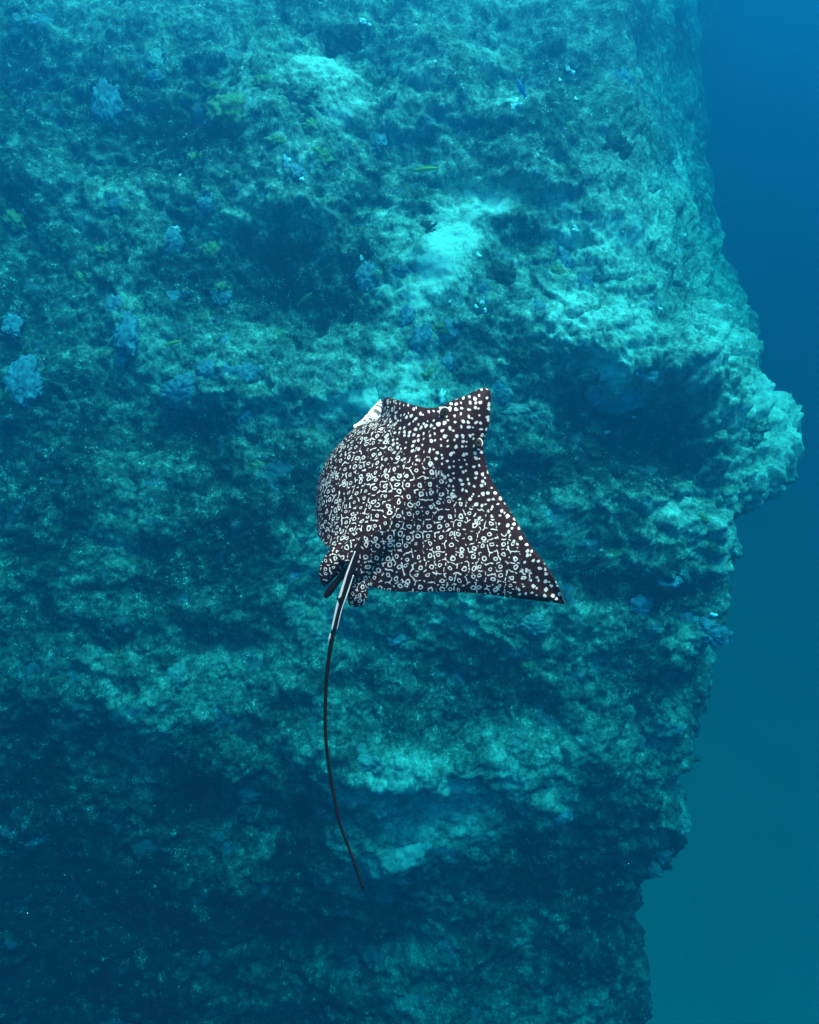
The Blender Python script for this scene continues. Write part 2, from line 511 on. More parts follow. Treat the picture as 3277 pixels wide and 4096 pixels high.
pale += blobs([(x, y, r, r * 0.7, (x * 7 + y) % 90 - 45, a) for x, y, r, a in [
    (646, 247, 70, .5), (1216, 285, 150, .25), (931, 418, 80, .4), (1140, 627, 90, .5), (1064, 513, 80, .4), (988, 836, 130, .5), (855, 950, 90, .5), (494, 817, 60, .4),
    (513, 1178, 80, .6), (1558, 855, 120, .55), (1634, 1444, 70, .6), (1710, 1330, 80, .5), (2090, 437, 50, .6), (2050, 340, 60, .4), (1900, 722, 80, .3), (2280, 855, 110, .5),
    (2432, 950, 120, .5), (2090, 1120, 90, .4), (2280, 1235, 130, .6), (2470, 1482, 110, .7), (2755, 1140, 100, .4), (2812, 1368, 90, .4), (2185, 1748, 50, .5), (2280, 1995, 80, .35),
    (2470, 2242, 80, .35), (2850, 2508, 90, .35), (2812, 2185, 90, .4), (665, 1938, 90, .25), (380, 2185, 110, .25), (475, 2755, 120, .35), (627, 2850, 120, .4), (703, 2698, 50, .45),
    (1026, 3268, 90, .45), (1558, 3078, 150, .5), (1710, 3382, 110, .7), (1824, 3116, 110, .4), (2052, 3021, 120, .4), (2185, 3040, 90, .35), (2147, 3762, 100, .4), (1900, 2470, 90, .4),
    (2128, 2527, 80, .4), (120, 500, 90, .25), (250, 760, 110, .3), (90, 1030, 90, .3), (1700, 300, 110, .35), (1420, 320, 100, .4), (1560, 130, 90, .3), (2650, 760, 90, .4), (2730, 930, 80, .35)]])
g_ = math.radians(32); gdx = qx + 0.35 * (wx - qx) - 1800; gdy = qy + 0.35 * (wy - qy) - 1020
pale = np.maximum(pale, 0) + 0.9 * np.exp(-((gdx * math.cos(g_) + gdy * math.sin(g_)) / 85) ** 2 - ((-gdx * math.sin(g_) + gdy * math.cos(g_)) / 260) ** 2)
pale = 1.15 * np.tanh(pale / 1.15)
turf_and_shade += blobs([(x, y, r, r * 0.75, (x * 5 + y) % 90 - 45, a) for x, y, r, a in [  # smaller algae patches, several painting shade into the hollows
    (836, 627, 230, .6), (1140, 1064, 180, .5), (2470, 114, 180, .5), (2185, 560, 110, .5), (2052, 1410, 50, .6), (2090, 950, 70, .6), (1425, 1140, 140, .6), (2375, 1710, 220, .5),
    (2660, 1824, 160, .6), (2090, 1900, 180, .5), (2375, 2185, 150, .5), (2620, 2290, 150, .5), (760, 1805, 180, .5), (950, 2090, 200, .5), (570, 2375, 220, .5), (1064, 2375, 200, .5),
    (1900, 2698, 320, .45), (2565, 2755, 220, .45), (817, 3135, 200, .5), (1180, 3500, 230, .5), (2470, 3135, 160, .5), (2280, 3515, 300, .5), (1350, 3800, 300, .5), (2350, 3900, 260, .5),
    (2720, 150, 170, .7), (2780, 480, 130, .6), (2830, 800, 110, .5), (1900, 560, 130, .4), (1500, 700, 110, .5), (200, 330, 170, .4), (1950, 900, 60, .4), (1200, 2800, 200, .4)]])  # leading entries paint the dark fade of the top-right flank into the colour
fattr(me, 'pale', pale); fattr(me, 'turf_and_shade', turf_and_shade)
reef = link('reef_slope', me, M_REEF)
tag(reef, 'rugged reef slope covered in algae, ledges and hollows', 'reef', kind='structure')

# ---------------------------------------------------------------- seabed
gx = np.sign(np.linspace(-1, 1, 220)) * np.abs(np.linspace(-1, 1, 220)) ** 2.2 * 90
gy = -20 + np.linspace(0, 1, 220) ** 1.6 * 130
GX, GY = np.meshgrid(gx, gy)
GZ = -9.0 + 0.35 * fbm(GX * 0.18, GY * 0.18, 4, 301) + 0.03 * fbm(GX * 1.7, GY * 1.7, 2, 302)
sb = link('seabed', grid_mesh('seabed', np.stack([GX, GY, GZ], -1)), M_SAND)
tag(sb, 'pale sandy seabed far below the reef', 'seabed', kind='structure')
bpy.context.view_layer.update()


def hit(px, py):
    d = pix_dir(px, py)
    L = d.length
    ok, loc, nor, _ = reef.ray_cast(CAM, d / L)
    if not ok:
        ok, loc, nor, _ = sb.ray_cast(CAM, d / L)
    if not ok:
        return None, None, None
    if nor.dot(d) > 0: nor = -nor
    return loc, nor, (loc - CAM).dot(FWD)


# ---------------------------------------------------------------- eagle ray
RD = 1.3                          # depth of the ray's mid-plane from the camera


def rp(x, y, d=0.0):
    """crop coordinates of the photograph (1 unit = 0.6377 photo px) and metres towards the camera"""
    return at(1200 + x * 0.6377, 1500 + y * 0.6377, RD - d * KD)


KD = RD / 2.25                     # the shape below is worked out for a 2.25 m distance, then scaled to its size
PXM = 0.6377 / FPX * 2.25

tk = np.array([0, 0.12, 0.25, 0.5, 0.75, 1.0])


def chord(le, te, mids=None):
    le = np.array(le, float); te = np.array(te, float)
    if mids is None:
        return le + (te - le) * tk[:, None]
    return np.array([le] + [np.array(m, float) for m in mids] + [te])


st = [
    (-1.00, chord((506, 152), (210, 830), [(520, 220), (500, 330), (350, 560), (250, 720)]), -0.53),
    (-0.93, chord((450, 211), (160, 840), [(450, 280), (430, 345), (280, 540), (190, 700)]), -0.50),
    (-0.86, chord((387, 283), (115, 850), [(378, 315), (366, 340), (210, 510), (135, 690)]), -0.455),
    (-0.80, chord((350, 322), (96, 850), [(349, 325), (344, 331), (188, 500), (112, 678)]), -0.40),
    (-0.77, chord((450, 290), (97, 870), [(415, 306), (352, 328), (193, 503), (115, 685)]), -0.365),
    (-0.735, chord((508, 255), (99, 895), [(475, 288), (362, 331), (200, 508), (119, 695)]), -0.335),
    (-0.70, chord((516, 168), (101, 925), [(502, 262), (378, 338), (212, 515), (126, 708)]), -0.30),
    (-0.66, chord((545, 143), (106, 960), [(528, 264), (400, 350), (232, 535), (140, 735)]), -0.26),
    (-0.62, chord((585, 149), (114, 1000), [(556, 272), (434, 362), (262, 562), (160, 770)]), -0.215),
    (-0.56, chord((640, 165), (140, 1045), [(600, 285), (505, 400), (330, 610), (210, 835)]), -0.16),
    (-0.46, chord((720, 190), (165, 1075), [(672, 305), (585, 440), (400, 665), (262, 890)]), -0.10),
    (-0.36, chord((820, 207), (195, 1088), [(760, 320), (670, 470), (480, 715), (320, 930)]), -0.055),
    (-0.28, chord((895, 192), (220, 1110), [(830, 320), (740, 480), (545, 745), (370, 960)]), -0.03),
    (-0.20, chord((960, 158), (240, 1135)), -0.012),
    (-0.12, chord((1040, 128), (265, 1160)), -0.004),
    (-0.06, chord((1100, 98), (290, 1180)), 0.0),
    (0.00, chord((1163, 80), (320, 1205)), 0.0),
    (0.06, chord((1196, 108), (350, 1240)), 0.0),
    (0.12, chord((1196, 200), (385, 1285)), -0.004),
    (0.20, chord((1187, 310), (430, 1315)), -0.012),
    (0.28, chord((1152, 430), (500, 1345)), -0.02),
    (0.36, chord((1160, 520), (600, 1358)), -0.03),
    (0.46, chord((1195, 640), (740, 1362)), -0.035),
    (0.58, chord((1260, 755), (900, 1360)), -0.035),
    (0.70, chord((1350, 900), (1100, 1370)), -0.03),
    (0.82, chord((1440, 1055), (1290, 1392)), -0.025),
    (0.92, chord((1560, 1215), (1490, 1417)), -0.03),
    (0.97, chord((1625, 1330), (1600, 1430)), -0.04),
    (1.00, chord((1664, 1436), (1664, 1438)), -0.05),
]
S = np.array([s[0] for s in st])
G = np.array([s[1] for s in st])                    # stations x chord x 2
D = np.array([s[2] for s in st])
NS, NC = 320, 200
ss = np.linspace(-1, 1, NS); tt = (1 - np.cos(np.linspace(0, math.pi, NC))) / 2 * 0.5 + np.linspace(0, 1, NC) * 0.5
G1 = spline(S, G, ss)                               # NS x 6 x 2
G2 = spline(tk, np.swapaxes(G1, 0, 1), tt)          # NC x NS x 2
Dw = spline(S, D, ss)[None, :] * np.ones((NC, 1))
SS = np.repeat(ss[None], NC, 0); TT = np.repeat(tt[:, None], NS, 1)
ridge = np.interp(TT, [0, 0.06, 0.18, 0.4, 0.7, 1.0], [0.0, 0.03, 0.045, 0.045, 0.038, 0.02])
Dz = Dw + ridge * np.exp(-(SS / 0.24) ** 2)
Dz += np.where(SS > 0.05, -0.02 * np.clip((TT - 0.72) / 0.28, 0, 1) ** 2 * np.clip((SS - 0.05) / 0.3, 0, 1), 0)
Dz += 0.018 * np.exp(-((SS - 0.0) / 0.10) ** 2) * np.exp(-((TT - 0.80) / 0.15) ** 2)
# furrow beside the tail base, where the fin meets the trunk
Dz += -0.02 * np.exp(-((SS - 0.17) / 0.05) ** 2) * np.clip((TT - 0.72) / 0.2, 0, 1)
Dz += 0.012 * np.sin(SS * 9 + TT * 4) * np.clip(np.abs(SS) - 0.2, 0, 1)
# soft leading edge bending down a little
Dz += -0.02 * np.clip((0.08 - TT) / 0.08, 0, 1) ** 2


def unproj(X, Y, d):
    px = 1200 + X * 0.6377; py = 1500 + Y * 0.6377
    k = RD - d * KD
    dx = (px - PW / 2) / FPX; dy = (PH / 2 - py) / FPX
    f = np.array(FWD); u = np.array(UP); r = np.array(RIGHT)
    return np.array(CAM) + (f + dx[..., None] * r + dy[..., None] * u) * k[..., None]


T3 = unproj(G2[..., 0], G2[..., 1], Dz)             # NC x NS x 3
NR = grid_normals(T3)
if (NR[100, 200] @ np.array(FWD)) > 0: NR = -NR
bt = np.interp(TT, [0, 0.1, 0.3, 0.55, 0.85, 1.0], [0.03, 0.085, 0.11, 0.10, 0.05, 0.02]) * np.exp(-(SS / 0.2) ** 2)
wt = 0.026 * np.clip(np.sin(np.clip(TT * 1.03, 0, 1) * math.pi), 0, 1) ** 0.7 * np.clip(1.02 - np.abs(SS), 0, 1)
tipf = np.clip((1 - SS) / 0.1, 0, 1)
thick = (bt + wt + 0.004) * np.clip(np.minimum(TT, 1 - TT) / 0.05, 0.06, 1) ** 0.6 * np.maximum(tipf, 0.05)
B3 = T3 - NR * thick[..., None] * KD
# closed skin: dorsal sheet, ventral sheet, stitched along the rim
nvert = NC * NS
idx = np.arange(nvert).reshape(NC, NS)


def quads(i):
    return np.stack([i[:-1, :-1], i[:-1, 1:], i[1:, 1:], i[1:, :-1]], -1).reshape(-1, 4)


qt = quads(idx)[:, ::-1]; qb = quads(idx + nvert)
rim = np.concatenate([idx[0, :], idx[1:, -1], idx[-1, -2::-1], idx[-2:0:-1, 0]])
rq = np.stack([rim, np.roll(rim, -1), np.roll(rim, -1) + nvert, rim + nvert], -1)
me = quads_mesh('body', np.concatenate([T3.reshape(-1, 3), B3.reshape(-1, 3)]), np.concatenate([qt, qb, rq]))
me.materials.append(M_DORSAL); me.materials.append(M_VENTRAL)
mi = np.zeros(len(me.polygons), dtype=np.int32)
mi[len(qt):len(qt) + len(qb)] = 1
me.polygons.foreach_set('material_index', mi)
# skin coordinates: picture-plane units, with the drooping left fin rolled out flat by arc length
ax = np.array([0.608, -0.794]); pn = np.array([-0.794, -0.608])
perp = G2 @ pn
dpe = np.diff(perp, axis=1); dde = np.diff(Dz, axis=1) / PXM
arc = np.sqrt(dpe ** 2 + dde ** 2) - np.abs(dpe)
i0 = int(np.argmin(np.abs(ss + 0.2)))
ext = np.zeros((NC, NS))
cum = np.cumsum(arc[:, :i0][:, ::-1], axis=1)[:, ::-1]
ext[:, :i0] = cum * 0.72
UVc = (G2 + pn * ext[..., None])
CELL = 66.0
# smaller cells towards head and front margin
fl = np.interp(TT, [0, 0.12, 0.35, 1], [1, 0.8, 0.0, 0])
headish = np.exp(-(SS / 0.42) ** 2) * np.interp(TT, [0, 0.3, 0.55, 1], [1, 0.8, 0.1, 0])
solid = np.clip(fl * 0.9 + headish * 1.1 + np.clip((SS - 0.72) / 0.2, 0, 1) * 0.8, 0, 1)
solid = np.where(SS < -0.45, solid * np.clip((SS + 0.85) / 0.4, 0, 1), solid)
UVn = UVc / CELL
UVn = UVn + 0.0
uvl = me.uv_layers.new(name='skin')
lv = np.zeros(len(me.loops), dtype=np.int32); me.loops.foreach_get('vertex_index', lv)
flat = np.concatenate([UVn.reshape(-1, 2)] * 2)
uvl.data.foreach_set('uv', flat[lv].astype(np.float32).ravel())
fattr(me, 'solid', np.concatenate([solid.ravel()] * 2))
dm = np.minimum(TT * np.linalg.norm(G2[0] - G2[-1], axis=-1)[None], (1 - TT) * np.linalg.norm(G2[0] - G2[-1], axis=-1)[None])
rimm = np.clip(1 - dm / 9.0, 0, 1)
fattr(me, 'rim', np.concatenate([rimm.ravel()] * 2))
ray = bpy.data.objects.new('eagle_ray', None)
ray.empty_display_size = 0.2
ray.location = rp(700, 760, 0)
C.objects.link(ray)
bpy.context.view_layer.update()
tag(ray, 'black eagle ray with white spots and rings gliding above the reef', 'ray')
link('body', me, None, ray)


def lobe(name, outline, dep_in, dep_out, thick_m, mat, parent, tilt=(0, 0)):
    """a rounded fin from its outline: rings shrinking to the middle on both faces"""
    o = np.array(outline, float)
    n = 72
    per = np.r_[0, np.cumsum(np.linalg.norm(np.diff(np.vstack([o, o[:1]]), axis=0), axis=1))]
    oc = np.vstack([o, o[:1]])
    s_ = np.linspace(0, per[-1], n, endpoint=False)
    q = np.stack([np.interp(s_, per, oc[:, 0]), np.interp(s_, per, oc[:, 1])], -1)
    for _ in range(2):
        q = (np.roll(q, 1, 0) + 2 * q + np.roll(q, -1, 0)) / 4
    c = q.mean(0)
    ks = [0.02, 0.25, 0.5, 0.7, 0.85, 0.95, 1.0]
    rows = []; uvs = []
    for k in ks:
        p = c + (q - c) * k
        d = dep_in + (dep_out - dep_in) * k ** 2 + (p[:, 0] - c[0]) * tilt[0] + (p[:, 1] - c[1]) * tilt[1]
        rows.append(unproj(p[:, 0], p[:, 1], d)); uvs.append(p)
    for k in ks[::-1]:
        p = c + (q - c) * k
        d = dep_in + (dep_out - dep_in) * k ** 2 + (p[:, 0] - c[0]) * tilt[0] + (p[:, 1] - c[1]) * tilt[1] - thick_m * (1.1 - k ** 2)
        rows.append(unproj(p[:, 0], p[:, 1], d)); uvs.append(p)
    P = np.array(rows)
    m = grid_mesh(name, P, closed_u=True)
    u = m.uv_layers.new(name='skin')
    lv = np.zeros(len(m.loops), dtype=np.int32); m.loops.foreach_get('vertex_index', lv)
    u.data.foreach_set('uv', (np.array(uvs).reshape(-1, 2)[lv] / 52.0).astype(np.float32).ravel())
    fattr(m, 'solid', np.zeros(len(m.vertices))); fattr(m, 'rim', np.zeros(len(m.vertices)))
    return link(name, m, mat, parent)


M_BLACK = mat_plain('black_skin', (0.010, 0.004, 0.004), 0.6, 0.06)
M_RAYWHITE = mat_plain('white_skin', (0.72, 0.54, 0.50), 0.6, 0.1)
lobe('pelvic_fin', [(196, 1086), (155, 1140), (125, 1190), (118, 1240), (125, 1290), (150, 1328), (185, 1305), (250, 1245), (305, 1190), (340, 1120), (300, 1070), (240, 1070)], -0.005, -0.03, 0.02, M_DORSAL, ray)
lobe('pelvic_fin', [(298, 1400), (305, 1440), (340, 1460), (392, 1450), (420, 1408), (428, 1350), (444, 1312), (430, 1250), (360, 1200), (318, 1290)], -0.005, -0.03, 0.02, M_DORSAL, ray)
lobe('clasper', [(146, 1388), (164, 1407), (198, 1380), (262, 1290), (325, 1205), (300, 1190), (215, 1285), (160, 1350)], -0.02, -0.035, 0.02, M_BLACK, ray)
lobe('clasper', [(262, 1410), (250, 1440), (272, 1430), (310, 1370), (335, 1290), (335, 1240), (300, 1290)], -0.008, -0.02, 0.02, M_BLACK, ray)


def tube(name, pts, rad, nseg, mat, parent, sub=10):
    pts = np.array([tuple(p) for p in pts]); k = np.arange(len(pts)); x = np.linspace(0, len(pts) - 1, (len(pts) - 1) * sub + 1)
    c = spline(k, pts, x); r = np.interp(x, k, rad)
    t = np.gradient(c, axis=0); t /= np.linalg.norm(t, axis=1, keepdims=True)
    v = np.array(-FWD); s1 = np.cross(t, v); s1 /= np.linalg.norm(s1, axis=1, keepdims=True); s2 = np.cross(s1, t)
    a = np.linspace(0, 2 * math.pi, nseg, endpoint=False)
    P = c[:, None] + r[:, None, None] * (np.cos(a)[None, :, None] * s1[:, None] + np.sin(a)[None, :, None] * s2[:, None])
    P = np.concatenate([c[:1, None].repeat(nseg, 1), P, c[-1:, None].repeat(nseg, 1)])
    m = grid_mesh(name, P, closed_u=True)
    return link(name, m, mat, parent)


def full(x, y, d):                 # full-photograph pixels on the ray's plane
    return at(x, y, RD - d * KD)


tail_px = [(1446, 2150), (1424, 2215), (1398, 2300), (1372, 2385), (1340, 2500), (1317, 2625), (1304, 2755), (1303, 2945), (1324, 3116), (1358, 3287), (1406, 3420), (1453, 3558)]
tail_d = [0.034, 0.034, 0.026, 0.013, 0.0, -0.02, -0.04, -0.07, -0.10, -0.12, -0.14, -0.15]
tail_r = [0.003, 0.010, 0.0145, 0.0125, 0.0072, 0.0058, 0.0052, 0.0048, 0.0046, 0.0044, 0.0042, 0.0034]
tail = tube('tail', [full(x, y, d) for (x, y), d in zip(tail_px, tail_d)], [r * KD for r in tail_r], 14, M_BLACK, ray)
# pale keels along both sides of the tail's root, lying on its surface
tube('tail_stripe', [full(1421, 2205, 0.044), full(1390, 2290, 0.038), full(1366, 2365, 0.028), full(1345, 2440, 0.018), full(1327, 2520, 0.006)], [r * KD for r in [0.0012, 0.003, 0.004, 0.0032, 0.0022]], 8, M_RAYWHITE, ray)
tube('tail_stripe', [full(1322, 2535, 0.0), full(1318, 2552, -0.004), full(1315, 2567, -0.008)], [r * KD for r in [0.0015, 0.0026, 0.0012]], 8, M_RAYWHITE, ray)
tube('tail_stripe', [full(1414, 2300, 0.036), full(1386, 2385, 0.03), full(1364, 2450, 0.016), full(1348, 2520, 0.004)], [r * KD for r in [0.0012, 0.002, 0.0016, 0.0008]], 8, M_RAYWHITE, ray)
lobe('dorsal_fin', [(228, 1400), (240, 1390), (262, 1370), (270, 1400), (252, 1440), (236, 1440)], 0.03, 0.02, 0.02, M_BLACK, ray)


def surf(x, y):
    """depth of the dorsal skin nearest a crop position"""
    d2 = (G2[:, 60:, 0] - x) ** 2 + (G2[:, 60:, 1] - y) ** 2
    i = np.unravel_index(np.argmin(d2), d2.shape)
    return Dz[:, 60:][i]


M_EYE = mat_lump('brown_eye', (0.012, 0.008, 0.007), (0.14, 0.08, 0.055), 160.0)
for ex, ey, er in ((908, 240, 30), (1118, 428, 24)):
    e0 = surf(ex, ey)
    a = np.linspace(0, 2 * math.pi, 40, endpoint=False)
    rows = []
    for k, h in ((1.15, -0.006), (1.0, 0.004), (0.8, 0.009), (0.5, 0.011), (0.25, 0.008), (0.02, 0.007)):
        rows.append(unproj(ex + er * k * np.cos(a), ey + er * 1.15 * k * np.sin(a), np.full(40, e0 + h)))
    eye = link('eye', grid_mesh('eye', np.array(rows), closed_u=True), M_EYE, ray)
    rim_pts = [tuple(unproj(np.array(ex + er * 1.12 * math.cos(t)), np.array(ey + er * 1.25 * math.sin(t)), np.array(e0 + 0.004))) for t in np.linspace(R(-190), R(40), 12)]
    tube('eye_rim', rim_pts, [0.0005] + [0.0011] * 10 + [0.0005], 6, M_RAYWHITE, eye, 4)

# ---------------------------------------------------------------- growth on the reef
def blob_mesh(name, seed, flat=0.45, lump=0.35, knobs=0.0, sub=4):
    r = np.random.RandomState(seed)
    bm = bmesh.new()
    bmesh.ops.create_icosphere(bm, subdivisions=sub, radius=1.0)
    m = bpy.data.meshes.new(name)
    bm.to_mesh(m); bm.free()
    n = len(m.vertices)
    co = np.zeros(n * 3, dtype=np.float32); m.vertices.foreach_get('co', co); co = co.reshape(-1, 3).astype(float)
    o = r.rand(4) * 50
    ang = 1.0 + lump * fbm(co[:, 0] * 1.3 + o[0], co[:, 1] * 1.3 + co[:, 2] * 0.7 + o[1], 3, seed)
    ang += 0.2 * fbm(co[:, 0] * 4 + o[2] + co[:, 2] * 3, co[:, 1] * 4 + o[3] - co[:, 2] * 2, 5, seed + 5, 0.62)
    if knobs:
        f1, f2, rv = worley(co[:, 0] * 2.6 + o[0] + co[:, 2], co[:, 1] * 2.6 + o[1] - co[:, 2], seed)
        ang += knobs * np.sqrt(np.clip(1 - (f1 / 0.7) ** 2, 0, 1))
    co *= ang[:, None]
    co[:, 2] *= flat
    m.vertices.foreach_set('co', co.astype(np.float32).ravel())
    m.update()
    return m


def place(o, px, py, wpx, hpx, rot=0.0, sink=0.25, zs=None, squash=1.0):
    """seat an object on the reef where the pixel's ray meets it; sizes in photo pixels at that distance"""
    loc, nor, dep_ = hit(px, py)
    if loc is None: return False
    kx = wpx / 2 / FPX * dep_; ky = hpx / 2 / FPX * dep_
    nrm = (nor * 0.6 - FWD * 0.8).normalized()
    x = (RIGHT - nrm * RIGHT.dot(nrm)).normalized(); y = nrm.cross(x)
    rm = Matrix((x, y, nrm)).transposed().to_4x4() @ Matrix.Rotation(R(rot), 4, 'Z')
    kz = zs if zs else (kx + ky) / 2 * squash
    o.matrix_world = Matrix.Translation(loc - nrm * kz * sink) @ rm @ Matrix.Diagonal((kx, ky, kz, 1))
    return True


def scatter(name, meshes, mat, items, label, cat, group, sink=0.2, squash=0.8, grow=1.0):
    for i, it in enumerate(items):
        px, py, wd, ht = it[:4]
        rot = it[4] if len(it) > 4 else random.uniform(-30, 30)
        o = bpy.data.objects.new(name, meshes[i % len(meshes)])
        C.objects.link(o)
        lab = it[5] if len(it) > 5 else label
        tag(o, lab, cat, group if len(it) <= 5 else None)
        if not place(o, px, py, wd * grow, ht * grow, rot, sink, None, squash):
            bpy.data.objects.remove(o)


def mset(name, n, mat, **kw):
    out = []
    for i in range(n):
        m = blob_mesh(name, 40 + i * 7 + len(name), **kw)
        m.materials.append(mat)
        m.polygons.foreach_set('use_smooth', [True] * len(m.polygons))
        out.append(m)
    return out


blue_m = mset('blue_sponge', 6, M_BLUE, flat=0.4, lump=0.32, knobs=0.15, sub=5)
teal_m = mset('teal_sponge', 4, M_TEAL, flat=0.4, lump=0.32, knobs=0.15, sub=5)
yel_m = mset('yellow_coral', 4, M_YEL, flat=0.55, lump=0.4, knobs=0.25)
dark_m = mset('dark_rock', 3, M_DARK, flat=0.8, lump=0.3, knobs=0.12, sub=5)
pale_m = mset('pale_rock', 3, M_REEF, flat=0.6, lump=0.35, knobs=0.12, sub=5)
white_m = mset('white_fragment', 4, M_WHITE, flat=0.5, lump=0.7, sub=3)

scatter('blue_sponge', blue_m, M_BLUE, [
    (430, 420, 105, 165, 0, 'tall slab-shaped blue-grey sponge, biggest of the upright sponges beside the dark hollow'), (150, 85, 120, 70), (1510, 560, 66, 84, 0, 'squarish blue-grey sponge above the yellow-green fish'), (820, 820, 60, 50), (470, 830, 70, 60), (690, 965, 75, 80), (450, 1230, 60, 90, 0),
    (500, 1330, 95, 160, 0, 'tall blue-grey sponge hanging below a pale rubble patch'), (485, 1430, 40, 70, 0), (740, 1570, 170, 110, 10, 'broad blue-grey sponge mat, widest in the sponge bank under the olive fish'), (830, 1500, 90, 100), (925, 1480, 100, 70), (990, 1500, 60, 90), (1040, 1480, 36, 40),
    (990, 1675, 62, 70), (1470, 1105, 84, 100, 0, 'rounded blue-grey sponge between the dark hollow and the pale sand gully'), (1180, 680, 80, 60), (1350, 690, 36, 30), (1620, 1270, 60, 90, -25), (1680, 1350, 70, 110, -30, 'slanting blue-grey sponge strip beside a yellow-green coral head'), (1800, 1455, 66, 60),
    (1990, 1570, 85, 90, 0, 'blue-grey sponge right beside the snout of the ray'), (1605, 1085, 56, 50), (1920, 1160, 64, 56), (1985, 1105, 70, 60), (2145, 1230, 66, 60), (2260, 1045, 60, 90), (2480, 1600, 180, 100, 15, 'largest blue-grey sponge sheet, draped over the rim of the shaded hollow'), (2400, 1570, 90, 60),
    (2850, 2530, 130, 80, -20, 'curved blue-grey sponge on the reef corner below the jutting boulder'), (2685, 2330, 90, 46, 0, 'flat oval blue-grey sponge on dark rock under the pale rubble shelf'), (1170, 2300, 50, 40), (2500, 310, 60, 70), (90, 1520, 130, 170, 0, 'big faint blue-grey sponge on algae away from the drop-off'), (40, 1290, 70, 120), (880, 1180, 70, 60), (690, 1190, 60, 50),
    (900, 1360, 60, 44), (1790, 1330, 90, 80), (2330, 1130, 80, 60), (2600, 1500, 110, 60), (2570, 2420, 90, 70), (2760, 2480, 80, 60), (1590, 2560, 70, 50), (2250, 3270, 70, 60), (620, 300, 60, 40),
], 'dull blue-grey encrusting sponge lump growing on the reef slope', 'sponge', 'blue-grey sponges on the reef')
scatter('teal_sponge', teal_m, M_TEAL, [
    (640, 240, 90, 90, 0, 'pale teal sponge beside a dark hollow, brightest of the teal clumps'), (930, 225, 70, 66), (60, 80, 60, 46), (1840, 620, 46, 40), (2595, 745, 95, 80, 0, 'pale teal sponge near the dark upright boulder by the drop-off'), (2550, 300, 60, 70), (700, 2700, 90, 110), (2140, 2500, 100, 70, 0, "pale teal sponge below the ray's pointed fin"), (2050, 1640, 110, 60),
    (2120, 1660, 60, 50), (1530, 1590, 70, 90), (2730, 3290, 70, 80), (2660, 3400, 60, 90), (2620, 3480, 50, 60), (1440, 3050, 160, 120, 0, 'wide pale teal sponge beside the tip half of the ray tail'), (1640, 3350, 120, 90), (990, 3150, 130, 110),
], 'pale teal sponge clump with a ragged outline on the reef slope', 'sponge', 'pale teal sponges on the reef')
scatter('yellow_coral', yel_m, M_YEL, [
    (915, 430, 140, 110, 0, 'largest yellow-green coral head, broad and knobbly'), (845, 345, 50, 34), (770, 630, 36, 36), (805, 635, 40, 36), (1760, 1310, 76, 50, 0, 'yellow-green coral head below the pale sand gully'), (2370, 1715, 56, 60, 0, 'yellow-green coral head inside the shaded hollow'), (880, 1145, 44, 30), (840, 1000, 60, 60), (320, 1120, 40, 60),
    (410, 1010, 44, 40), (1290, 620, 70, 60), (1240, 500, 60, 50), (1060, 330, 80, 50), (2230, 1080, 40, 40), (60, 880, 70, 60), (2810, 2075, 44, 34), (2840, 2185, 56, 40), (1720, 1500, 60, 50),
    (1030, 1860, 50, 46), (2120, 2670, 60, 40), (2280, 510, 30, 40), (1100, 560, 60, 40),
], 'small knobbly yellow-green coral head on the reef slope', 'coral', 'yellow-green coral heads on the reef', squash=0.9)
scatter('white_fragment', white_m, M_WHITE, [
    (703, 918, 24, 20), (1148, 640, 22, 28), (1208, 716, 14, 12), (2064, 403, 22, 16), (2058, 430, 26, 22), (2080, 418, 14, 12), (2290, 1197, 34, 26, 20, 'bright white shell fragment, largest of the pale bits on the reef'), (2630, 1490, 14, 10),
    (2270, 275, 14, 14), (2292, 290, 12, 14), (2300, 395, 14, 14), (2550, 1186, 9, 9), (2540, 1186, 9, 9), (2640, 1235, 16, 9), (2300, 920, 16, 12), (2490, 925, 10, 8), (1450, 85, 22, 16), (1478, 100, 10, 10),
    (832, 1503, 22, 9), (2450, 550, 16, 10), (1926, 1210, 14, 10), (1905, 1228, 14, 12), (1942, 1240, 10, 14), (1800, 1205, 10, 10), (1445, 1032, 12, 18), (1915, 1022, 16, 12), (860, 925, 22, 14), (970, 272, 10, 10),
    (2535, 1668, 12, 8), (2430, 1730, 20, 14), (1740, 245, 10, 10), (720, 700, 9, 9), (1690, 1600, 10, 10), (2855, 2460, 22, 12), (2300, 905, 10, 10), (2660, 1000, 9, 9), (2740, 940, 9, 10), (2240, 320, 9, 12), (1770, 1585, 20, 40),
], 'tiny white shell or coral fragment lying on the reef', 'shell', 'white fragments on the reef', sink=-0.1, grow=1.35)
scatter('reef_boulder', dark_m, M_DARK, [
    (2068, 1432, 96, 92, 0, 'dark rounded boulder on the pale rubble above the ray'),
    (2462, 590, 110, 130, 0, 'dark upright boulder beside the pale ledge near the drop-off'),
    (1712, 915, 80, 76, 0, 'dark boulder at the upper end of the pale sand gully'),
    (2330, 1790, 130, 100, 0, 'dark boulder inside the shaded hollow under the bright ledge'),
    (1990, 1100, 130, 150, 20, 'dark boulder lying against the pale sand gully'),
    (2700, 3350, 110, 100, 0, 'dark round boulder on the reef corner above the sand'),
    (1380, 160, 150, 120, 0, 'dark boulder among algae near the yellow-green coral'),
], '', 'boulder', None, sink=0.45, squash=0.9)
scatter('reef_boulder', pale_m, M_PALE, [
    (3000, 1720, 150, 110, 45, 'pale slab on the bright ledge beside the drop-off'),
    (2390, 1500, 130, 70, 0, 'pale rubble-covered boulder above the shaded hollow'),
    (1180, 400, 160, 120, 0, 'pale algae-dusted boulder beside the yellow-green coral'),
], '', 'boulder', None, sink=0.5, squash=0.7)

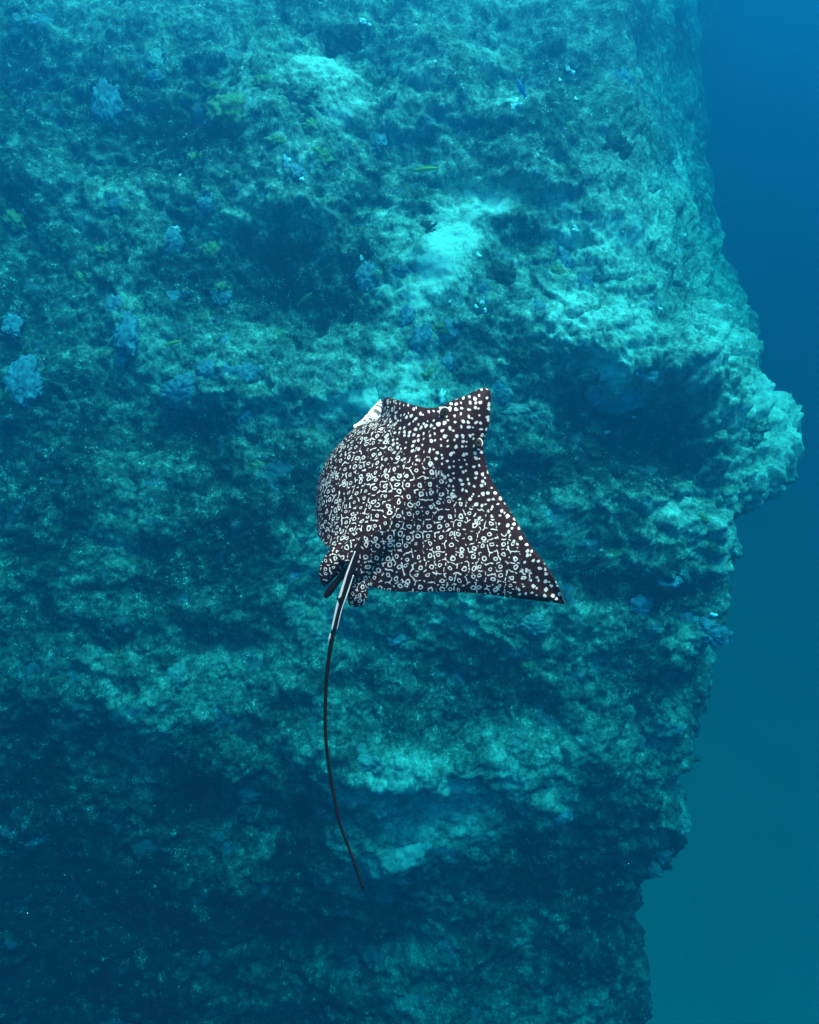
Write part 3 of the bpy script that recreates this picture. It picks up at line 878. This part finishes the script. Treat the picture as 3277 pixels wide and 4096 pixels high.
# sea whips
M_WHIP = mat_plain('pale_whip', (0.6, 0.6, 0.5))


def whip(pts, r, label):
    P = []
    for i, (x, y) in enumerate(pts):
        loc, nor, dp = hit(x, y)
        P.append(at(x, y, hit(*pts[0])[2] - 0.02 - 0.05 * i))
    o = tube('sea_whip', P, [r] * (len(pts) - 1) + [r * 0.5], 6, M_WHIP, None, 6)
    tag(o, label, 'sea whip')


whip([(1938, 412), (1952, 395), (1961, 375), (1957, 352), (1940, 342), (1932, 318)], 0.008, 'thin pale sea whip curling from the dark rock near white fragments')
whip([(1150, 1190), (1166, 1150), (1172, 1125), (1180, 1112), (1189, 1120)], 0.006, 'thin hooked sea whip in the dark hollow')
whip([(3190, 2085), (3165, 2070), (3158, 2058), (3170, 2045)], 0.014, 'pale curled sea whip at the drop-off')

# ---------------------------------------------------------------- fish
def fish_mats(n, top, side):
    k = NT(n)
    z = k.n('ShaderNodeSeparateXYZ'); k.put(z.inputs[0], k.obj())
    return k.base(k.mix(k.smooth(z.outputs[2], -0.05, 0.12), side, top), 0.4, 0.4)


def make_fish(head, tail_p, lift, slim, mat, fin, label, group=None):
    """body of revolution squeezed sideways, with caudal, dorsal, anal and pectoral fins; X runs tail to snout"""
    dp = hit((head[0] + tail_p[0]) / 2, (head[1] + tail_p[1]) / 2)[2] - lift
    a_, b_ = at(*tail_p, dp), at(*head, dp)
    L = (b_ - a_).length
    root = bpy.data.objects.new('reef_fish', None); C.objects.link(root)
    root.empty_display_size = 0.1
    tag(root, label, 'fish', group)
    xs = np.linspace(0, 1, 22)
    hh = slim * np.sin(np.clip(xs, 0, 1) ** 0.8 * math.pi) ** 0.75 * (0.75 + 0.25 * xs) + np.interp(xs, [0, 0.15, 1], [0.02, 0.0, 0.0])
    an = np.linspace(0, 2 * math.pi, 16, endpoint=False)
    P = np.stack([np.repeat((xs * 0.86 - 0.36)[:, None], 16, 1), 0.55 * hh[:, None] * np.cos(an), hh[:, None] * np.sin(an) + 0 * xs[:, None]], -1)
    link('fish_body', grid_mesh('fish_body', P, True), mat, root)

    def fin_(name, pts, y=0.0, th=0.006):
        bm = bmesh.new()
        f = [bm.verts.new((x, y - th, z)) for x, z in pts]; b = [bm.verts.new((x, y + th, z)) for x, z in pts]
        bm.faces.new(f); bm.faces.new(b[::-1])
        for i in range(len(pts)):
            j = (i + 1) % len(pts); bm.faces.new((f[j], f[i], b[i], b[j]))
        m = bpy.data.meshes.new(name); bm.to_mesh(m); bm.free()
        return link(name, m, fin, root, smooth=False)
    s = slim
    fin_('tail_fin', [(-0.32, 0.02), (-0.5, s * 0.95), (-0.46, 0.0), (-0.5, -s * 0.95), (-0.32, -0.02)])
    fin_('dorsal_fin', [(0.28, s * 0.8), (0.15, s * 1.25), (-0.2, s * 0.95), (-0.26, s * 0.4), (0.0, s * 0.7)])
    fin_('anal_fin', [(0.0, -s * 0.7), (-0.12, -s * 1.2), (-0.24, -s * 0.5)])
    fin_('pectoral_fin', [(0.22, -0.02), (0.1, -s * 0.5), (0.06, -s * 0.1)], s * 0.55)
    x = (b_ - a_).normalized()
    zc = (UP - x * UP.dot(x)).normalized() * 0.75 - FWD * 0.66
    zc = (zc - x * zc.dot(x)).normalized(); yc = zc.cross(x)
    root.matrix_world = Matrix.Translation((a_ + b_) / 2) @ Matrix((x, yc, zc)).transposed().to_4x4() @ Matrix.Scale(L, 4)
    return root


MF1 = fish_mats('yellow_green_scales', (0.55, 0.56, 0.07), (0.65, 0.50, 0.10)); MF2 = fish_mats('pale_green_scales', (0.30, 0.36, 0.16), (0.45, 0.45, 0.25))
MF3 = fish_mats('blue_scales', (0.06, 0.12, 0.30), (0.10, 0.20, 0.42)); MF4 = fish_mats('dark_green_scales', (0.05, 0.09, 0.02), (0.16, 0.2, 0.05))
make_fish((1756, 672), (1640, 682), 0.5, 0.105, MF1, MF1, 'slender yellow-green fish with an orange nape over the dark hollow')
make_fish((1655, 44), (1600, 34), 0.4, 0.14, MF2, MF2, 'small pale green fish beside a dark rock')
make_fish((1252, 1168), (1186, 1222), 0.4, 0.13, MF4, MF4, 'dark green fish tilted nose up over the shaded reef')
make_fish((724, 1362), (660, 1382), 0.4, 0.12, MF1, MF1, 'small olive fish above the blue-grey sponge bank')
make_fish((2066, 312), (2104, 392), 0.4, 0.15, MF3, MF3, 'blue fish diving beside the white fragments')
make_fish((1060, 1975), (1030, 1962), 0.4, 0.14, MF2, MF2, 'tiny pale fish hovering beside the drooping fin of the ray')

# ---------------------------------------------------------------- drifting specks
pv = []; pf = []
for i in range(90):
    c = np.array(at(random.uniform(-200, 3500), random.uniform(-200, 4300), random.uniform(1.6, 6.5)))
    r = random.uniform(0.0006, 0.0015)
    b0 = len(pv)
    for d in ((1, 0, 0), (-1, 0, 0), (0, 1, 0), (0, -1, 0), (0, 0, 1), (0, 0, -1)):
        pv.append(tuple(c + np.array(d) * r * random.uniform(0.6, 1.4)))
    for t in ((0, 2, 4), (2, 1, 4), (1, 3, 4), (3, 0, 4), (2, 0, 5), (1, 2, 5), (3, 1, 5), (0, 3, 5)):
        pf.append(tuple(b0 + k for k in t))
m = bpy.data.meshes.new('drifting_specks'); m.from_pydata(pv, [], pf)
o = link('drifting_specks', m, M_WHITE)
tag(o, 'fine pale specks drifting in the water', 'specks', kind='stuff')

# ---------------------------------------------------------------- the water itself, as a closed volume round everything
bm = bmesh.new()
x0, x1, y0, y1, z0, z1 = -100, 100, -24, 120, -12.0, 9.4
bmesh.ops.create_cube(bm, size=1.0)
for v in bm.verts:
    v.co = ((x0 + x1) / 2 + v.co.x * (x1 - x0), (y0 + y1) / 2 + v.co.y * (y1 - y0), (z0 + z1) / 2 + v.co.z * (z1 - z0))
m = bpy.data.meshes.new('haze'); bm.to_mesh(m); bm.free()
hz = bpy.data.materials.new('sea_water'); hz.use_nodes = True
t = hz.node_tree
t.nodes.remove(t.nodes['Principled BSDF'])
pvn = t.nodes.new('ShaderNodeVolumePrincipled')
SIG_T = (0.31, 0.089, 0.082)
SIG_S = (0.0008, 0.0155, 0.0285)
den = SIG_T[0]
colr = [s / den for s in SIG_S]
ab = [max(0.0, 1 - (SIG_T[i] - SIG_S[i]) / (den * (1 - colr[i]))) ** 2 for i in range(3)]
pvn.inputs['Density'].default_value = den
pvn.inputs['Color'].default_value = (*colr, 1)
pvn.inputs['Absorption Color'].default_value = (*ab, 1)
pvn.inputs['Anisotropy'].default_value = 0.6
t.links.new(pvn.outputs[0], t.nodes['Material Output'].inputs['Volume'])
m.materials.append(hz)
o = bpy.data.objects.new('haze', m); C.objects.link(o)
tag(o, 'blue-green sea water filling the whole scene', 'water', kind='stuff')
